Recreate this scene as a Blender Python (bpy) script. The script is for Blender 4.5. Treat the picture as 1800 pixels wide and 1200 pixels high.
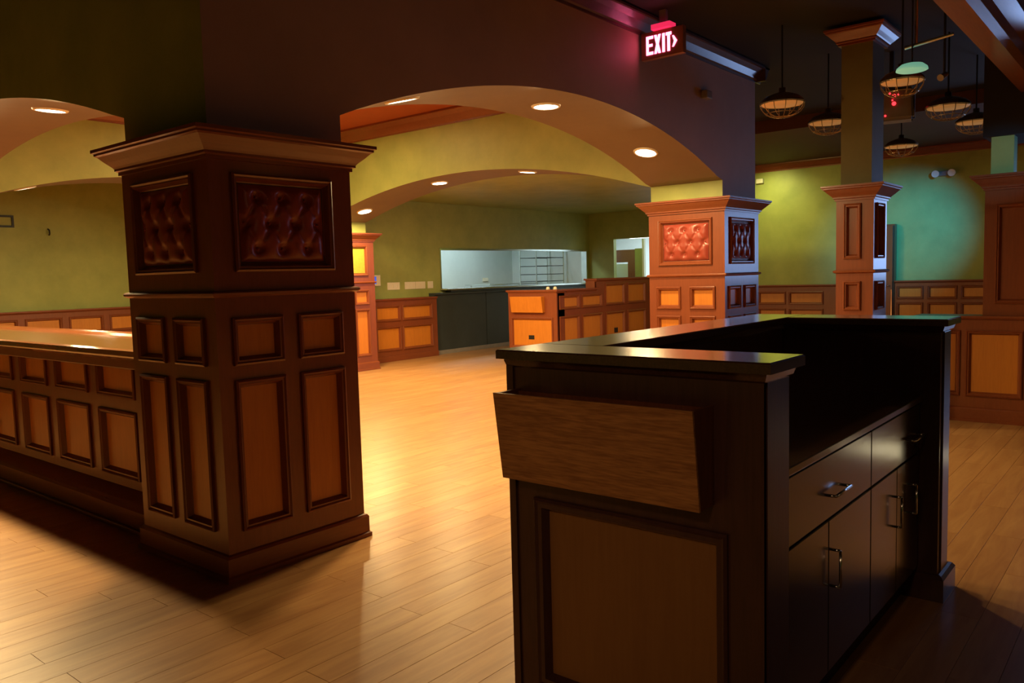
import bpy, bmesh, math, random
from mathutils import Vector, Matrix
random.seed(7)
SC = bpy.context.scene
COL = SC.collection
for o in list(bpy.data.objects): bpy.data.objects.remove(o)

# ------------------------------------------------------------------ camera
cam_d = bpy.data.cameras.new('camera'); cam = bpy.data.objects.new('camera', cam_d); COL.objects.link(cam)
R = Matrix(((0.63671128, -0.77061522, -0.02740324), (-0.08086977, -0.03139149, -0.99623022), (0.76684994, 0.63652711, -0.08230679)))
rot = Matrix((R[0], -R[1], -R[2])).transposed()
cam.matrix_world = Matrix.Translation((0, 0, 1.5)) @ rot.to_4x4()
cam_d.sensor_width = 36; cam_d.lens = 1411.7 / 1800 * 36; cam_d.clip_start = .02; cam_d.clip_end = 200
SC.camera = cam

# ------------------------------------------------------------------ world, exposure
w = bpy.data.worlds.new('world'); SC.world = w; w.use_nodes = True
w.node_tree.nodes['Background'].inputs[0].default_value = (.8, .6, .5, 1)
w.node_tree.nodes['Background'].inputs[1].default_value = .002
SC.view_settings.view_transform = 'Standard'; SC.view_settings.look = 'None'
SC.view_settings.exposure = 0; SC.view_settings.gamma = 1; SC.view_settings.use_curve_mapping = False
SC.cycles.max_bounces = 8; SC.cycles.diffuse_bounces = 5; SC.cycles.glossy_bounces = 4
SC.cycles.sample_clamp_indirect = 4; SC.cycles.use_denoising = True
SC.cycles.caustics_reflective = False; SC.cycles.caustics_refractive = False

# ------------------------------------------------------------------ lights
WARM = (1.0, .68, .30)
def aim(o, tgt):
    o.rotation_euler = (Vector(tgt) - o.location).to_track_quat('-Z', 'Y').to_euler()
def spot(name, loc, tgt, power, color, angle, blend=.6, radius=.06):
    l = bpy.data.lights.new(name, 'SPOT'); l.energy = power; l.color = color
    l.spot_size = math.radians(angle); l.spot_blend = blend; l.shadow_soft_size = radius
    o = bpy.data.objects.new(name, l); COL.objects.link(o); o.location = loc; aim(o, tgt); return o
def area(name, loc, tgt, power, color, sx, sy):
    l = bpy.data.lights.new(name, 'AREA'); l.energy = power; l.color = color
    l.shape = 'RECTANGLE'; l.size = sx; l.size_y = sy
    o = bpy.data.objects.new(name, l); COL.objects.link(o); o.location = loc; aim(o, tgt); return o
# recessed downlights: (x, y, z, slope angle about y (arches along x) or x, label)
DOWN = []
def arc_z(c, half, rise, spring, t):
    Rr = (half * half + rise * rise) / (2 * rise)
    return spring + rise - Rr + math.sqrt(max(0, Rr * Rr - (t - c) ** 2))
def arc_slope(c, half, rise, t):
    Rr = (half * half + rise * rise) / (2 * rise)
    return -(t - c) / math.sqrt(Rr * Rr - (t - c) ** 2)
A1 = (5.38, 2.44, .47, 2.42)     # arch spanning along x (front)
A2 = (7.39, 2.87, .45, 2.42)     # arch spanning along y (right of the inner room)
for x in (3.82, 5.44, 7.06): DOWN.append(('x', A1, x, 4.08, 'front'))
for y in (4.97, 6.55, 8.15, 9.80): DOWN.append(('y', A2, y, 8.30, 'right'))
for y in (4.97, 6.57, 8.17, 9.80): DOWN.append(('y', A2, y, 2.56, 'left'))
for x in (3.82, 5.44, 7.06): DOWN.append(('x', A1, x, 10.70, 'back'))
DPOW = {'front': 175, 'right': 190, 'left': 210, 'back': 80}
for k, A, t, other, grp in DOWN:
    z = arc_z(*A, t); sl = arc_slope(A[0], A[1], A[2], t)
    nr = Vector((sl, 0, -1)).normalized() if k == 'x' else Vector((0, sl, -1)).normalized()
    p = (Vector((t, other, z)) if k == 'x' else Vector((other, t, z))) + nr * .025
    l = area('downlight_lamp', p, p + nr, DPOW[grp] / 4 * 1.35, (1, .82, .40) if grp == 'back' else WARM, .19, .19)
    l.data.shape = 'DISK'
# warm room lights of the inner room, hung from its ceiling out of view
for p in ((4.6, 6.4, 3.62), (6.2, 8.6, 3.62)):
    l = area('ceiling_can_lamp', p, (p[0], p[1], 0), 80, WARM, .5, .5)
# wash lights of the side room on the right, then added fills
spot('cyan_wash_lamp', (11.4, 1.3, 3.35), (15.6, 3.85, 2.0), 1300, (0, .40, 1.0), 30, 1, .05)
spot('wall_wash_lamp', (14.7, 6.2, 3.40), (15.6, 6.1, 2.4), 62, (1, .95, .35), 110, 1, .05)
spot('wall_fill_lamp', (12.2, 6.2, 3.4), (15.6, 5.6, 1.6), 110, (1, .88, .25), 80, 1, .05)
spot('wall_end_lamp', (12.8, .6, 3.4), (15.6, 2.7, 1.6), 25, (1, .88, .25), 60, 1, .05)
spot('post_tint_spot', (7.0, .25, 2.5), (8.6, 1.27, 2.4), 45, (.02, .5, 1.0), 24, .8, .03)  # added cyan spot, aimed to tint only the pier shaft
spot('glare_pool_spot', (7.9, -.9, 3.4), (6.9, -.05, 0), 5500, (.45, .72, 1.0), 12, 1, .05)  # added spot; its floor pool mirrors as the pale patch on the drawers
area('added_window_fill', (15.2, 0, 2.0), (5, 2.2, 1.9), 44, (.35, .52, 1.0), 2.1, 1.4)  # added blue fill in front of the unseen window, lifts the arch face
area('arch_face_fill', (2.5, -5.5, 3.3), (4.5, 3.6, 3.0), 6, (1, .55, .28), 1.0, 1.0)  # added fill to lift the dim front arch face
spot('back_stand_fill', (11.8, 5.2, 2.85), (12.2, 7.4, .5), 90, WARM, 120, 1, .07)  # added fill to brighten the long side of the back stand
# kitchen tubes behind the pass-through and the corridor
area('kitchen_lamp', (13.2, 12.4, 3.0), (13.2, 12.4, 0), 110, (.75, .95, 1.0), 3, .5)
area('corridor_lamp', (18.6, 10.2, 2.85), (18.6, 10.2, 0), 220, (.8, .95, 1.0), 1.2, .3)
# dim warm light of the part of the room behind the camera, then added fills
area('rear_room_lamp', (-3.2, .2, 3.0), (2.2, 1.3, .8), 1.2, (1, .48, .14), 1.5, 1.5)
spot('stand_fill_spot', (-2.2, .2, 3.3), (2.0, 1.25, .75), 85, (1, .56, .28), 24, 1, .25)  # added spot, narrowed to brighten the stand end and miss the column
area('pier_fill_area', (7.0, -3.0, 3.4), (8.4, .8, .4), 3, (1, .30, .04), 1.0, 1.0)  # added orange fill aimed at the pier and nearby floor

# ------------------------------------------------------------------ materials
def nmat(name):
    m = bpy.data.materials.new(name); m.use_nodes = True
    nt = m.node_tree; b = nt.nodes['Principled BSDF']; return m, nt, b
def wood(name, c1, c2, axis='z', rough=.35, scale=1.0, bump=.15, coat=.3, contrast=1.0):
    m, nt, b = nmat(name); N = nt.nodes; L = nt.links
    tc = N.new('ShaderNodeNewGeometry'); mp = N.new('ShaderNodeMapping')
    st = {'x': (1.2, 14, 14), 'y': (14, 1.2, 14), 'z': (14, 14, 1.2)}[axis]
    mp.inputs['Scale'].default_value = tuple(v * scale for v in st)
    oi = N.new('ShaderNodeObjectInfo'); va = N.new('ShaderNodeVectorMath'); va.operation = 'SCALE'
    cmb = N.new('ShaderNodeCombineXYZ')
    for i in range(3): L.new(oi.outputs['Random'], cmb.inputs[i])
    L.new(cmb.outputs[0], va.inputs[0]); va.inputs['Scale'].default_value = 7
    ad = N.new('ShaderNodeVectorMath'); ad.operation = 'ADD'
    L.new(tc.outputs['Position'], ad.inputs[0]); L.new(va.outputs[0], ad.inputs[1]); L.new(ad.outputs[0], mp.inputs['Vector'])
    n1 = N.new('ShaderNodeTexNoise'); n1.inputs['Scale'].default_value = 1.6; n1.inputs['Detail'].default_value = 6; n1.inputs['Distortion'].default_value = 1.4
    L.new(mp.outputs[0], n1.inputs['Vector'])
    n2 = N.new('ShaderNodeTexNoise'); n2.inputs['Scale'].default_value = 9; n2.inputs['Detail'].default_value = 4
    L.new(mp.outputs[0], n2.inputs['Vector'])
    mx = N.new('ShaderNodeMath'); mx.operation = 'ADD'
    L.new(n1.outputs[0], mx.inputs[0]); L.new(n2.outputs[0], mx.inputs[1])
    mr = N.new('ShaderNodeMapRange'); mr.inputs[1].default_value = 1 - .35 / contrast; mr.inputs[2].default_value = 1 + .35 / contrast
    L.new(mx.outputs[0], mr.inputs[0])
    cr = N.new('ShaderNodeMix'); cr.data_type = 'RGBA'
    cr.inputs[6].default_value = (*c2, 1); cr.inputs[7].default_value = (*c1, 1)
    L.new(mr.outputs[0], cr.inputs[0]); L.new(cr.outputs[2], b.inputs['Base Color'])
    b.inputs['Roughness'].default_value = rough
    b.inputs['Coat Weight'].default_value = coat; b.inputs['Coat Roughness'].default_value = .15
    bp = N.new('ShaderNodeBump'); bp.inputs['Strength'].default_value = bump; bp.inputs['Distance'].default_value = .002
    L.new(mx.outputs[0], bp.inputs['Height']); L.new(bp.outputs[0], b.inputs['Normal'])
    return m
def paint(name, c, c2=None, rough=.6, scale=3.0, bump=.08, spec=.4):
    m, nt, b = nmat(name); N = nt.nodes; L = nt.links
    c2 = c2 or tuple(v * .82 for v in c)
    tc = N.new('ShaderNodeNewGeometry')
    n1 = N.new('ShaderNodeTexNoise'); n1.inputs['Scale'].default_value = scale; n1.inputs['Detail'].default_value = 8; n1.inputs['Roughness'].default_value = .65
    L.new(tc.outputs['Position'], n1.inputs['Vector'])
    mr = N.new('ShaderNodeMapRange'); mr.inputs[1].default_value = .35; mr.inputs[2].default_value = .65
    L.new(n1.outputs[0], mr.inputs[0])
    cr = N.new('ShaderNodeMix'); cr.data_type = 'RGBA'
    cr.inputs[6].default_value = (*c, 1); cr.inputs[7].default_value = (*c2, 1)
    L.new(mr.outputs[0], cr.inputs[0]); L.new(cr.outputs[2], b.inputs['Base Color'])
    b.inputs['Roughness'].default_value = rough; b.inputs['Specular IOR Level'].default_value = spec
    n2 = N.new('ShaderNodeTexNoise'); n2.inputs['Scale'].default_value = 60; L.new(tc.outputs['Position'], n2.inputs['Vector'])
    bp = N.new('ShaderNodeBump'); bp.inputs['Strength'].default_value = bump; bp.inputs['Distance'].default_value = .004
    L.new(n2.outputs[0], bp.inputs['Height']); L.new(bp.outputs[0], b.inputs['Normal'])
    return m
def emit(name, c, s):
    m, nt, b = nmat(name); b.inputs['Base Color'].default_value = (*[min(1, v) for v in c], 1)
    b.inputs['Emission Color'].default_value = (*c, 1); b.inputs['Emission Strength'].default_value = s; return m
def metal(name, c, rough=.25):
    m, nt, b = nmat(name); N = nt.nodes; L = nt.links
    n1 = N.new('ShaderNodeTexNoise'); n1.inputs['Scale'].default_value = 40
    mr = N.new('ShaderNodeMapRange'); mr.inputs[3].default_value = rough * .7; mr.inputs[4].default_value = rough * 1.3
    L.new(n1.outputs[0], mr.inputs[0]); L.new(mr.outputs[0], b.inputs['Roughness'])
    b.inputs['Base Color'].default_value = (*c, 1); b.inputs['Metallic'].default_value = 1; return m

M = {}
M['trim'] = wood('cherry_trim', (.225, .060, .022), (.180, .045, .016), 'z', .34, 1, .05, .25)
M['trim_h'] = wood('cherry_trim_long', (.225, .060, .022), (.180, .045, .016), 'x', .34, 1, .05, .25)
M['maple'] = wood('honey_panel', (.58, .215, .027), (.47, .16, .018), 'z', .4, .7, .05, .2, .8)
M['dark'] = wood('dark_walnut', (.095, .040, .032), (.064, .027, .022), 'z', .32, 1, .08, .4)
M['dark_top'] = wood('dark_worktop', (.10, .045, .026), (.06, .028, .018), 'x', .16, 1, .04, .9)
M['oak'] = wood('brown_oak', (.58, .29, .105), (.33, .145, .05), 'y', .42, 1.5, .3, .1, 1.6)
M['oak_panel'] = wood('brown_panel_veneer', (.34, .17, .055), (.28, .13, .04), 'z', .42, .6, .06, .15, .8)
M['box_side'] = wood('box_side_wood', (.20, .065, .025), (.13, .04, .015), 'z', .4)
M['bar_top'] = wood('lacquered_bar_top', (.36, .125, .042), (.22, .065, .020), 'y', .13, .8, .05, 1)
M['green'] = paint('green_glaze', (.385, .43, .125), (.30, .35, .10), .5, 2.2, .1)
M['tan'] = paint('tan_paint_lightened', (.46, .29, .22), (.40, .25, .19), .6, 1.2, .05)  # same tan as the soffit, lightened to make up for dim light
M['tan2'] = paint('tan_paint_darkened', (.195, .15, .12), (.175, .13, .105), .6, 1.2, .05)  # same tan paint, darkened to tone down the bright soffit
M['olive'] = paint('olive_shaft_paint', (.17, .15, .05), None, .6, 2, .05)
M['redc'] = paint('terracotta_ceiling', (.34, .075, .030), (.30, .065, .026), .7, 1, .05)
M['redd'] = paint('dark_red_bulkhead', (.07, .020, .010), None, .7, 1, .05)
M['blackc'] = paint('black_ceiling', (.015, .010, .008), (.010, .007, .006), .8, 1, .05)
M['white'] = paint('kitchen_white', (.62, .68, .68), (.56, .62, .62), .45, 1.5, .03)
M['slate'] = paint('slate_front', (.045, .058, .060), (.035, .045, .047), .4, 1.5, .03)
M['plate'] = paint('ivory_plastic', (.80, .76, .62), (.78, .74, .60), .4, 5, .01)
M['black'] = paint('black_plastic', (.02, .018, .018), (.015, .014, .014), .4, 5, .02)
M['grey'] = paint('grey_housing', (.26, .24, .22), (.22, .2, .19), .5, 5, .02)
M['steel'] = metal('steel', (.72, .74, .75), .22)
M['chrome'] = metal('chrome', (.82, .82, .80), .15)
M['brass'] = metal('pendant_bronze', (.42, .30, .16), .3)
M['lens'] = emit('downlight_lens', (1, .90, .72), 14)
M['screen'] = emit('keypad_screen', (.05, .12, .75), .7)
M['red_glow'] = emit('red_glow', (1, .03, .04), 3)
M['tube'] = emit('white_tube', (.9, 1, 1), 6)
M['exit'] = emit('exit_letters', (1, .16, .36), 6)
M['exit_glow'] = emit('exit_cap_glow', (1, .03, .12), .8)
M['shade'] = emit('pendant_disc_glow', (.80, .42, .12), .20)  # pendants are off; faint glow stands in for light on the discs
M['shade_g'] = emit('pendant_bowl', (.35, .9, .62), .35)
# leather
m, nt, b = nmat('oxblood_leather'); N = nt.nodes; L = nt.links
b.inputs['Base Color'].default_value = (.27, .048, .032, 1); b.inputs['Roughness'].default_value = .3
v = N.new('ShaderNodeTexVoronoi'); v.inputs['Scale'].default_value = 260; g = N.new('ShaderNodeNewGeometry'); L.new(g.outputs['Position'], v.inputs['Vector'])
bp = N.new('ShaderNodeBump'); bp.inputs['Strength'].default_value = .1; bp.inputs['Distance'].default_value = .001
L.new(v.outputs[0], bp.inputs['Height']); L.new(bp.outputs[0], b.inputs['Normal']); M['leather'] = m
# yellow-green fabric panel of the far column
M['fabric'] = paint('mustard_fabric', (.42, .36, .045), (.34, .29, .035), .8, 25, .2)
# floor planks
def plank_mat():
    m, nt, b = nmat('floor_plank'); N = nt.nodes; L = nt.links
    g = N.new('ShaderNodeNewGeometry'); mp = N.new('ShaderNodeMapping'); mp.inputs['Scale'].default_value = (.8, 7, 1)
    oi = N.new('ShaderNodeObjectInfo')
    ad = N.new('ShaderNodeMath'); ad.operation = 'ADD'; L.new(oi.outputs['Random'], ad.inputs[0]); L.new(g.outputs['Random Per Island'], ad.inputs[1])
    fr = N.new('ShaderNodeMath'); fr.operation = 'FRACT'; L.new(ad.outputs[0], fr.inputs[0])
    cx = N.new('ShaderNodeCombineXYZ'); ml = N.new('ShaderNodeMath'); ml.operation = 'MULTIPLY'; ml.inputs[1].default_value = 40
    L.new(fr.outputs[0], ml.inputs[0]); L.new(ml.outputs[0], cx.inputs[2])
    va = N.new('ShaderNodeVectorMath'); va.operation = 'ADD'; L.new(g.outputs['Position'], va.inputs[0]); L.new(cx.outputs[0], va.inputs[1])
    L.new(va.outputs[0], mp.inputs['Vector'])
    n1 = N.new('ShaderNodeTexNoise'); n1.inputs['Scale'].default_value = 2.2; n1.inputs['Detail'].default_value = 8; n1.inputs['Distortion'].default_value = .8; n1.inputs['Roughness'].default_value = .6
    L.new(mp.outputs[0], n1.inputs['Vector'])
    s = N.new('ShaderNodeMath'); s.operation = 'MULTIPLY_ADD'; s.inputs[1].default_value = .32; s.inputs[2].default_value = -.16
    L.new(fr.outputs[0], s.inputs[0])
    s2 = N.new('ShaderNodeMath'); s2.operation = 'ADD'; L.new(s.outputs[0], s2.inputs[0])
    mr = N.new('ShaderNodeMapRange'); mr.inputs[1].default_value = .3; mr.inputs[2].default_value = .7; L.new(n1.outputs[0], mr.inputs[0]); L.new(mr.outputs[0], s2.inputs[1])
    cr = N.new('ShaderNodeMix'); cr.data_type = 'RGBA'
    cr.inputs[6].default_value = (.36, .175, .068, 1); cr.inputs[7].default_value = (.51, .285, .112, 1)
    cr.clamp_factor = True
    L.new(s2.outputs[0], cr.inputs[0]); L.new(cr.outputs[2], b.inputs['Base Color'])
    b.inputs['Roughness'].default_value = .33; b.inputs['Specular IOR Level'].default_value = .4
    bp = N.new('ShaderNodeBump'); bp.inputs['Strength'].default_value = .12; bp.inputs['Distance'].default_value = .002
    L.new(n1.outputs[0], bp.inputs['Height']); L.new(bp.outputs[0], b.inputs['Normal'])
    return m
M['plank'] = plank_mat()
M['subfloor'] = paint('floor_gap', (.26, .135, .055), None, .8)

# ------------------------------------------------------------------ helpers
def tag(o, label=None, cat=None, group=None, kind=None):
    if label: o['label'] = label
    if cat: o['category'] = cat
    if group: o['group'] = group
    if kind: o['kind'] = kind
    return o
def thing(name, label, cat, loc, group=None):
    o = bpy.data.objects.new(name, None); COL.objects.link(o); o.location = loc; o.empty_display_size = .1
    return tag(o, label, cat, group)
def obj(name, bm, mat, parent=None, bevel=0, smooth=False, kind=None, label=None):
    """world-coordinate bmesh -> one mesh object (verts moved to the parent's frame)"""
    bmesh.ops.recalc_face_normals(bm, faces=bm.faces)
    off = Vector((0, 0, 0)); q = parent
    while q: off += q.location; q = q.parent
    if parent is None or parent.type == 'MESH' or True:
        xs = [v.co for v in bm.verts]
        c = Vector((sum(v.x for v in xs) / len(xs), sum(v.y for v in xs) / len(xs), min(v.z for v in xs)))
    for v in bm.verts: v.co -= c
    me = bpy.data.meshes.new(name); bm.to_mesh(me); bm.free()
    mats = mat if isinstance(mat, (list, tuple)) else [mat]
    for k in mats: me.materials.append(M[k] if isinstance(k, str) else k)
    o = bpy.data.objects.new(name, me); COL.objects.link(o); o.location = c - off
    if parent: o.parent = parent
    if bevel:
        md = o.modifiers.new('bevel', 'BEVEL'); md.width = bevel; md.segments = 2; md.limit_method = 'ANGLE'
    if smooth:
        for p in me.polygons: p.use_smooth = True
    if kind: o['kind'] = kind
    if label: o['label'] = label
    return o
def BM(): return bmesh.new()
def box(bm, x0, x1, y0, y1, z0, z1):
    v = [bm.verts.new((x, y, z)) for z in (z0, z1) for y in (y0, y1) for x in (x0, x1)]
    for f in ((0, 1, 3, 2), (4, 5, 7, 6), (0, 1, 5, 4), (2, 3, 7, 6), (0, 2, 6, 4), (1, 3, 7, 5)): bm.faces.new([v[i] for i in f])
    return bm
def prism(bm, pts, d):
    """closed polygon pts (3D) extruded by vector d"""
    a = [bm.verts.new(p) for p in pts]; b2 = [bm.verts.new(Vector(p) + Vector(d)) for p in pts]
    bm.faces.new(a); bm.faces.new(b2[::-1])
    for i in range(len(a)):
        j = (i + 1) % len(a); bm.faces.new((a[i], a[j], b2[j], b2[i]))
    return bm
def cyl(bm, p0, p1, r0, r1=None, n=16, caps=True):
    p0 = Vector(p0); p1 = Vector(p1); r1 = r0 if r1 is None else r1
    d = (p1 - p0).normalized(); u = d.orthogonal().normalized(); w2 = d.cross(u)
    A = [bm.verts.new(p0 + (u * math.cos(t) + w2 * math.sin(t)) * r0) for t in [2 * math.pi * i / n for i in range(n)]]
    B = [bm.verts.new(p1 + (u * math.cos(t) + w2 * math.sin(t)) * r1) for t in [2 * math.pi * i / n for i in range(n)]]
    for i in range(n): j = (i + 1) % n; bm.faces.new((A[i], A[j], B[j], B[i]))
    if caps: bm.faces.new(A[::-1]); bm.faces.new(B)
    return bm
def lathe(bm, c, prof, n=24):
    rings = []
    for r, z in prof:
        rings.append([bm.verts.new((c[0] + r * math.cos(2 * math.pi * i / n), c[1] + r * math.sin(2 * math.pi * i / n), c[2] + z)) for i in range(n)] if r > 1e-5 else [bm.verts.new((c[0], c[1], c[2] + z))])
    for a, b2 in zip(rings, rings[1:]):
        for i in range(n):
            j = (i + 1) % n
            q = [a[i % len(a)], a[j % len(a)], b2[j % len(b2)], b2[i % len(b2)]]
            q2 = []
            for v in q:
                if v not in q2: q2.append(v)
            if len(q2) > 2: bm.faces.new(q2)
    return bm
def tube(bm, pts, r, n=8):
    for a, b2 in zip(pts, pts[1:]): cyl(bm, a, b2, r, n=n)
    return bm
def rect_loft(bm, x0, x1, y0, y1, prof, cap=True):
    """profile [(offset outward, z)] swept around a rectangle"""
    loops = []
    for o, z in prof:
        loops.append([bm.verts.new(p) for p in ((x0 - o, y0 - o, z), (x1 + o, y0 - o, z), (x1 + o, y1 + o, z), (x0 - o, y1 + o, z))])
    for a, b2 in zip(loops, loops[1:]):
        for i in range(4): j = (i + 1) % 4; bm.faces.new((a[i], a[j], b2[j], b2[i]))
    if cap: bm.faces.new(loops[0][::-1]); bm.faces.new(loops[-1])
    return bm
class Face:
    def __init__(s, O, A, N): s.O = Vector(O); s.A = Vector(A); s.N = Vector(N)
    def p(s, a, z, n=0): return s.O + s.A * a + s.N * n + Vector((0, 0, z))
def fbox(bm, F, a0, a1, z0, z1, n0, n1):
    P = [F.p(a, z, n) for n in (n0, n1) for z in (z0, z1) for a in (a0, a1)]
    v = [bm.verts.new(p) for p in P]
    for f in ((0, 1, 3, 2), (4, 5, 7, 6), (0, 1, 5, 4), (2, 3, 7, 6), (0, 2, 6, 4), (1, 3, 7, 5)): bm.faces.new([v[i] for i in f])
    return bm
def face_board(bm, F, a0, a1, z0, z1, holes, depth):
    A = sorted({a0, a1, *[h[0] for h in holes], *[h[1] for h in holes]})
    Z = sorted({z0, z1, *[h[2] for h in holes], *[h[3] for h in holes]})
    for i in range(len(A) - 1):
        for j in range(len(Z) - 1):
            ca = (A[i] + A[i + 1]) / 2; cz = (Z[j] + Z[j + 1]) / 2
            if any(h[0] < ca < h[1] and h[2] < cz < h[3] for h in holes): continue
            bm.faces.new([bm.verts.new(F.p(a, z)) for a, z in ((A[i], Z[j]), (A[i + 1], Z[j]), (A[i + 1], Z[j + 1]), (A[i], Z[j + 1]))])
    for h in holes:
        c = ((h[0], h[2]), (h[1], h[2]), (h[1], h[3]), (h[0], h[3]))
        for k in range(4):
            (p, q), (r, s) = c[k], c[(k + 1) % 4]
            bm.faces.new([bm.verts.new(x) for x in (F.p(p, q), F.p(r, s), F.p(r, s, -depth), F.p(p, q, -depth))])
    return bm
def ring(bm, F, a0, a1, z0, z1, prof):
    loops = []
    for i, n in prof:
        loops.append([bm.verts.new(F.p(a, z, n)) for a, z in ((a0 + i, z0 + i), (a1 - i, z0 + i), (a1 - i, z1 - i), (a0 + i, z1 - i))])
    for a, b2 in zip(loops, loops[1:]):
        for i in range(4): j = (i + 1) % 4; bm.faces.new((a[i], a[j], b2[j], b2[i]))
    return bm
MOULD = [(0, 0), (0, .014), (.010, .020), (.018, .012), (.026, .012), (.040, -.018), (.046, -.022)]
def panel_set(parent, F, specs, panel_mat='maple', frame_mat='trim', mould=MOULD, depth=.024):
    """specs (a0,a1,z0,z1) = inner visible panel; adds panel + moulding children, returns the hole list"""
    holes = []
    mi = mould[-1][0]
    for a0, a1, z0, z1 in specs:
        holes.append((a0 - mi + .006, a1 + mi - .006, z0 - mi + .006, z1 + mi - .006))
        obj('panel', fbox(BM(), F, a0 - .012, a1 + .012, z0 - .012, z1 + .012, -depth - .004, -depth + .004), panel_mat, parent)
        obj('panel_moulding', ring(BM(), F, a0 - mi, a1 + mi, z0 - mi, z1 + mi, mould), frame_mat, parent)
    return holes

# ================================================================== SETTING
ZC = 3.70
def S(name, bm, mat, kind='structure', **k): return obj(name, bm, mat, kind=kind, **k)
floor = S('floor', box(BM(), -6, 20, -8, 15, -.20, -.008), 'subfloor')
# planks: one object each for the 300 that show largest, the rest joined
PW, PL = .150, 1.25
def in_cam(x, y):
    q = R @ Vector((x, y, -1.5))
    if q.z < .3: return 0
    u = 900 + 1411.7 * q.x / q.z; vv = 600 + 1411.7 * q.y / q.z
    if -60 < u < 1860 and vv < 1260: return q.z
    return 0
cands = []; rest = []
rows = range(int(-2 / PW), int(14.3 / PW))
for r in rows:
    off = (r * .47 + .13 * math.sin(r * 12.9)) % 1 * PL
    k = -3
    while k * PL + off < 16:
        x0 = k * PL + off; y0 = r * PW
        k += 1
        zmax = [in_cam(x0 + f * PL, y0 + .075) for f in (0, .33, .66, 1)]
        zz = [z for z in zmax if z]
        # hidden under the foreground stand or behind column/bar
        cx, cy = x0 + PL / 2, y0 + .07
        hid = (2.2 < cx < 4.2 and .8 < cy < 1.8) or (cy > cx * .86 and cx > 2.1 and cy > 4.55) or (cx > 2.6 and cy < cx * .60 and cy > cx * .20)
        if zz and not hid: cands.append((min(zz), x0, y0))
        else: rest.append((x0, y0))
cands.sort(); own = cands[:300]; rest += [(c[1], c[2]) for c in cands[300:]]
pm = bpy.data.meshes.new('plank'); b_ = BM()
rect_loft(b_, 0, PL - .001, 0, PW - .001, [(0, -.0085), (0, -.0008), (-.0008, 0)]); b_.to_mesh(pm); b_.free(); pm.materials.append(M['plank'])
proto = None
for _, x0, y0 in own:
    if proto is None: o = bpy.data.objects.new('plank', pm); proto = o
    else: o = proto.copy()
    COL.objects.link(o); o.parent = floor; o.location = Vector((x0, y0, 0)) - floor.location
bm = BM()
for x0, y0 in rest:
    if -6 <= x0 and x0 + PL < 20: rect_loft(bm, x0, x0 + PL - .001, y0, y0 + PW - .001, [(0, -.0085), (0, -.0008), (-.0008, 0)], cap=True)
obj('far_planks', bm, 'plank', floor, kind='stuff')

S('ceiling', box(BM(), 2.10, 8.75, 4.07, 14.4, ZC, ZC + .1), 'redc')
S('ceiling', box(BM(), -6, 20, -8, 4.07, ZC, ZC + .1), 'blackc')
S('ceiling', box(BM(), 8.75, 20, 4.07, 8.2, ZC, ZC + .1), 'blackc')
S('ceiling', box(BM(), 8.70, 16.6, 8.2, 11.3, 2.93, 3.02), 'green')
for x0, x1, y0 in ((8.75, 9.7, 4.5), (9.7, 13, 5.9), (13, 16.5, 7.42)): S('ceiling', box(BM(), x0, x1, y0, 8.2, 2.93, 3.02), 'green')
S('ceiling', box(BM(), 11.9, 15.6, -7.8, 7.3, 3.52, 3.70), 'redd')

# arch walls --------------------------------------------------------
def arch_profile(s0, s1, open0, open1, A, n=40, zlow=2.20, ztop=ZC):
    P = [(s0, zlow), (open0, zlow), (open0, A[3])]
    for i in range(1, n): t = open0 + (open1 - open0) * i / n; P.append((t, arc_z(*A, t)))
    P += [(open1, A[3]), (open1, zlow), (s1, zlow), (s1, ztop), (s0, ztop)]
    return P
def arch_wall(name, axis, fixed0, fixed1, P, side_mat, end_mat, soffit_mat='tan2'):
    """P: lower outline from left to right, then the two top corners; built as vertical strips"""
    bm = BM(); f = (lambda s, z, t: (s, t, z)) if axis == 'x' else (lambda s, z, t: (t, s, z))
    low, ztop = P[:-2], P[-1][1]
    for (s0, z0), (s1, z1) in zip(low, low[1:]):
        if abs(s0 - s1) < 1e-6:
            q = bm.faces.new([bm.verts.new(f(s, z, t)) for s, z, t in ((s0, z0, fixed0), (s0, z0, fixed1), (s0, z1, fixed1), (s0, z1, fixed0))]); q.material_index = 1; continue
        for t in (fixed0, fixed1):
            q = bm.faces.new([bm.verts.new(f(s, z, t)) for s, z in ((s0, z0), (s1, z1), (s1, ztop), (s0, ztop))]); q.material_index = 0
        for za, zb in ((z0, z1), (ztop, ztop)):
            q = bm.faces.new([bm.verts.new(f(s, z, t)) for s, z, t in ((s0, za, fixed0), (s0, za, fixed1), (s1, zb, fixed1), (s1, zb, fixed0))]); q.material_index = 2
    for s_, z_ in (low[0], low[-1]):
        q = bm.faces.new([bm.verts.new(f(s_, z, t)) for z, t in ((z_, fixed0), (z_, fixed1), (ztop, fixed1), (ztop, fixed0))]); q.material_index = 1
    bmesh.ops.remove_doubles(bm, verts=bm.verts, dist=1e-5)
    return S(name, bm, [side_mat, end_mat, soffit_mat])
arch_wall('wall_front', 'x', 3.655, 4.49, arch_profile(2.13, 8.71, 2.945, 7.875, A1), 'tan', 'green')
arch_wall('wall_right', 'y', 7.885, 8.71, arch_profile(4.49, 11.14, 4.50, 10.28, A2), 'green', 'green')
arch_wall('wall_left', 'y', 2.13, 2.955, arch_profile(4.49, 11.14, 4.50, 10.28, A2), 'green', 'tan')
arch_wall('wall_middle', 'x', 10.285, 11.12, arch_profile(2.955, 7.885, 2.957, 7.883, A1), 'green', 'green')
# back walls
S('wall_back', box(BM(), 2.0, 9.0, 14.3, 14.45, 0, ZC), 'green')
S('wall_back_side', box(BM(), 8.80, 8.95, 11.3, 14.3, 0, ZC), 'green')
S('wall_back_left', box(BM(), 2.0, 2.13, 11.14, 14.3, 0, ZC), 'green')
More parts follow.
